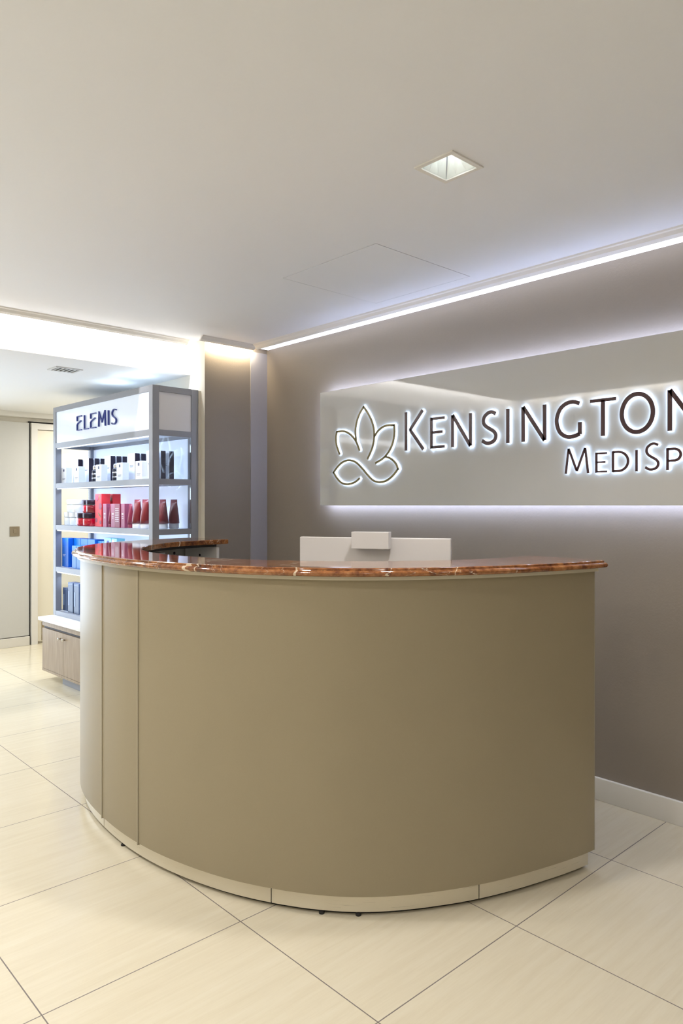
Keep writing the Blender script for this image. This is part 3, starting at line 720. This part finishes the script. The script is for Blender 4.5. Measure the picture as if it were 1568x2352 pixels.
mc = carton('tube_carton', '', .052, .05, .158, M['pinktube'], G2, prints=[(-.010, .010, .06, .064, M['print_pale'], 'text_line'), (-.010, .010, .072, .076, M['print_pale'], 'text_line'), (-.012, .012, .085, .095, M['print_pale'], 'text_block')])
for i, (s, l) in enumerate(((.742, 'mauve carton first right of the coral flower carton'), (.862, 'mauve carton second right of the coral flower carton'), (1.000, 'mauve carton third, next to the maroon tubes'))):
    o = mc if i == 0 else copy_tree(mc); place(o, s, .075, Z2); o['label'] = l
tb = tube('raspberry tube', .046, .155, M['pinktube2'], M['pinktube2'], G2); 
for i, (s, l, d) in enumerate(((.800, 'raspberry tube between first and second mauve cartons', .07), (1.062, 'raspberry tube between third mauve carton and maroon tubes', .075))):
    o = tb if i == 0 else copy_tree(tb); place(o, s, d, Z2); o['label'] = l
mc2 = carton('tube_carton', 'wider raspberry carton with pale lettering between the mauve cartons', .074, .05, .158, M['pinktube2'], G2, prints=[(-.026, .022, .04 + .012 * k, .0435 + .012 * k, M['print_pale'], 'text_line') for k in range(8)])
place(mc2, .932, .07, Z2)
mt = tube('maroon', .078, .185, M['maroon'], M['clearcap'], 'maroon tubes with clear caps on the second shelf')
for i, (s, d, l) in enumerate(((1.160, .07, 'maroon tube with clear cap, left of the pair'), (1.255, .075, 'maroon tube with clear cap, right of the pair beside the corner post'), (1.365, .135, 'maroon tube with clear cap seen through the side glass, front'), (1.365, .215, 'maroon tube with clear cap seen through the side glass, rear'))):
    o = mt if i == 0 else copy_tree(mt); place(o, s, d, Z2); o['label'] = l

# --- third bay
G3 = 'blue cartons on the third shelf'
bc = carton('blue_carton', '', .112, .07, .215, M['blue'], G3, prints=[(-.052, .052, .148, .150, M['blue2'], 'crease_line'), (-.035, .01, .09, .093, M['print_pale'], 'text_line'), (-.035, .0, .08, .0825, M['print_pale'], 'text_line')])
for i, (s, d, l) in enumerate(((.108, .080, 'large bright blue carton at the left end of third shelf'), (.228, .12, 'large bright blue carton second from the left end'), (.345, .12, 'large bright blue carton third from the left end'), (.461, .12, 'large bright blue carton beside the smaller blue cartons, fourth from left'))):
    o = bc if i == 0 else copy_tree(bc); place(o, s, d, Z3); o['label'] = l
bs = carton('blue_carton', '', .066, .05, .165, M['blue2'], G3, prints=[(-.02, .02, .10, .103, M['print_pale'], 'text_line')])
for i, (s, l) in enumerate(((.290, 'smaller blue carton in front row, leftmost'), (.362, 'smaller blue carton in front row, second'), (.448, 'smaller blue carton in front row, third'))):
    o = bs if i == 0 else copy_tree(bs); place(o, s, .0575, Z3); o['label'] = l
for s, l in ((.550, 'small mid blue carton beside the aqua carton, left'), (.612, 'small mid blue carton touching the aqua carton')):
    o = copy_tree(bs); place(o, s, .13, Z3); o['label'] = l; o.scale = (.9, 1, 1.25)
aq = carton('aqua_carton', 'aqua carton with a large navy dot on the third shelf', .10, .06, .232, M['aqua'], None); disc(aq, .005, .195, .022, -.0302, M['navydot'], 'navy_dot'); disc(aq, -.035, .185, .008, -.0302, M['navydot'], 'navy_dot'); place(aq, .705, .12, Z3)
aq2 = carton('aqua_carton', 'pale aqua carton with white front beside the navy dot carton', .075, .06, .232, M['aqua'], None, prints=[(-.035, -.002, .02, .22, M['box_white'], 'white_front')]); place(aq2, .800, .12, Z3)
pb = thing('pump_bottle', '', 'bottle', group='small white pump bottles on the third shelf')
bm = BM(); add_lathe(bm, 0, 0, [(.024, 0), (.026, .004), (.026, .15), (.012, .165)], 20); obj('bottle_body', bm, M['frost'], pb)
bm = BM(); add_lathe(bm, 0, 0, [(.012, .1655), (.012, .185), (.005, .187), (.005, .196), (.012, .198), (.012, .205)], 16); obj('pump', bm, M['cap_dark'], pb)
for i, (s, l) in enumerate(((.975, 'small white pump bottle on third shelf, left'), (1.105, 'small white pump bottle on third shelf, right'))):
    o = pb if i == 0 else copy_tree(pb); place(o, s, .12, Z3); o['label'] = l

# --- lowest bay
G4 = 'slate navy cartons on the lowest shelf'
nc = carton('navy_carton', '', .085, .06, .170, M['navy'], G4, prints=[(-.038, -.012, .04, .12, M['slate'], 'text_block'), (-.038, .038, .158, .160, M['slate'], 'crease_line')])
for i, (s, d, sc, l) in enumerate(((.098, .08, 1, 'short slate navy carton at the left end of lowest shelf'), (.160, .15, .98, 'short slate navy carton behind, between the two front ones'), (.235, .06, 1.30, 'taller slate navy carton on the lowest shelf beside the counter edge'), (.335, .06, 1.30, 'taller slate navy carton mostly hidden behind the counter'))):
    o = nc if i == 0 else copy_tree(nc); place(o, s, d, Z4); o.scale = (1, 1, sc); o['label'] = l

# ------------------------------------------------------------------ lights
def area(name, loc, rot, sx, sy, e, col, spread=180):
    l = bpy.data.lights.new(name, 'AREA'); l.shape = 'RECTANGLE'; l.size = sx; l.size_y = sy; l.energy = e; l.color = col; l.spread = R(spread)
    o = bpy.data.objects.new(name, l); C.objects.link(o); o.location = loc; o.rotation_euler = rot; return o
def spot(name, loc, e, col, size=150, blend=.6, r=.06):
    l = bpy.data.lights.new(name, 'SPOT'); l.energy = e; l.color = col; l.spot_size = R(size); l.spot_blend = blend; l.shadow_soft_size = r
    o = bpy.data.objects.new(name, l); C.objects.link(o); o.location = loc; return o
area('passage_light', (-6.1, 3.05, ZL - .01), (0, 0, 0), .5, .5, 22, (1.0, .97, .90))  # unseen lamp, added to light the passage behind the shelf
WARM = (1.0, .80, .56); COOL = (.80, .86, 1.0); NEUT = (1.0, .982, .975)
# cove LEDs: rot about Y by -90 aims at -X; tilt a little downwards
area('cove_led_beam', (XB + .045, (YB + YP) / 2, ZC - .018), (0, R(58), 0), .02, YP - YB - .1, 28, (.98, .975, .98))
area('cove_led_pillar', (XP + .043, (YP + 2.83) / 2 , ZC - .018), (0, R(50), 0), .02, .36, 3.2, (1.0, .86, .62))
area('cove_led_rear', ((XB + XR) / 2, YB + .045, ZC - .018), (R(-58), 0, 0), XR - XB - .3, .02, 22, (1.0, .94, .86))
# shelf bays
for i, z in enumerate((1.70, 1.40, 1.09, .775)):
    p = shelf_pt(SWD / 2, .013, z)
    area('shelf_bay_light', p, (R(25), 0, ANG), SWD - .15, .02, 2.0, (.62, .76, 1.0), 120)
for s in (.75, 1.10):
    l = bpy.data.lights.new('shelf_top_light', 'POINT'); l.energy = .45; l.color = (.7, .85, 1.0); l.shadow_soft_size = .02
    o = bpy.data.objects.new('shelf_top_light', l); C.objects.link(o); o.location = shelf_pt(s, .12, 2.055)
# recessed downlights of the room (the one in view and those outside the frame)
spot('downlight', (-1.429, 1.78, ZC - .012), 48, NEUT, 130, .9, .05)
for x, y, e in ((.1, 1.78, 9), (1.5, 1.78, 6), (-1.43, .25, 46), (.1, .25, 26), (1.5, .25, 8), (-2.9, .25, 60)):
    spot('downlight', (x, y, ZC - .02), e, NEUT, 150, .9, .06)
for x, y, e in ((-3.0, -1.6, 80), (-.8, -1.6, 55), (1.2, -1.6, 25)):
    spot('downlight', (x, y, ZL - .02), e, NEUT, 160, .9, .08)
area('added_corridor_uplight', (XF + .16, -.6, 2.04), (R(180), 0, 0), .05, 4.0, 13, (.92, .95, 1.0))  # unseen uplight, added to brighten the corridor ceiling
area('added_window_light', (XF - .16, (WY0 + WY1) / 2, 1.05), (0, R(-90), 0), 1.9, 1.75, 58, (.74, .86, 1.0))  # cool light behind the added window
for x, y in ((-5.5, -1.6), (-5.5, .0), (-5.9, .9)):
    spot('downlight', (x, y, ZL - .02), 60, (.94, .97, 1.0), 165, .9, .10)

# ------------------------------------------------------------------ world, camera, view
w = bpy.data.worlds.new('World'); SC.world = w; w.use_nodes = True
w.node_tree.nodes['Background'].inputs[0].default_value = (.8, .85, 1, 1); w.node_tree.nodes['Background'].inputs[1].default_value = .0
cam = bpy.data.cameras.new('Camera'); co = bpy.data.objects.new('Camera', cam); C.objects.link(co)
cam.sensor_fit = 'HORIZONTAL'; cam.sensor_width = 36; cam.lens = 36 * 1657 / 1568; cam.shift_y = -15 / 1568
cam.clip_start = .02; co.location = (0, 0, 1.285); co.rotation_euler = (R(90), 0, math.atan2(.7338, .6794)); SC.camera = co
SC.view_settings.view_transform = 'Standard'; SC.view_settings.look = 'None'; SC.view_settings.gamma = 1; SC.view_settings.use_curve_mapping = False
SC.view_settings.exposure = 0.0
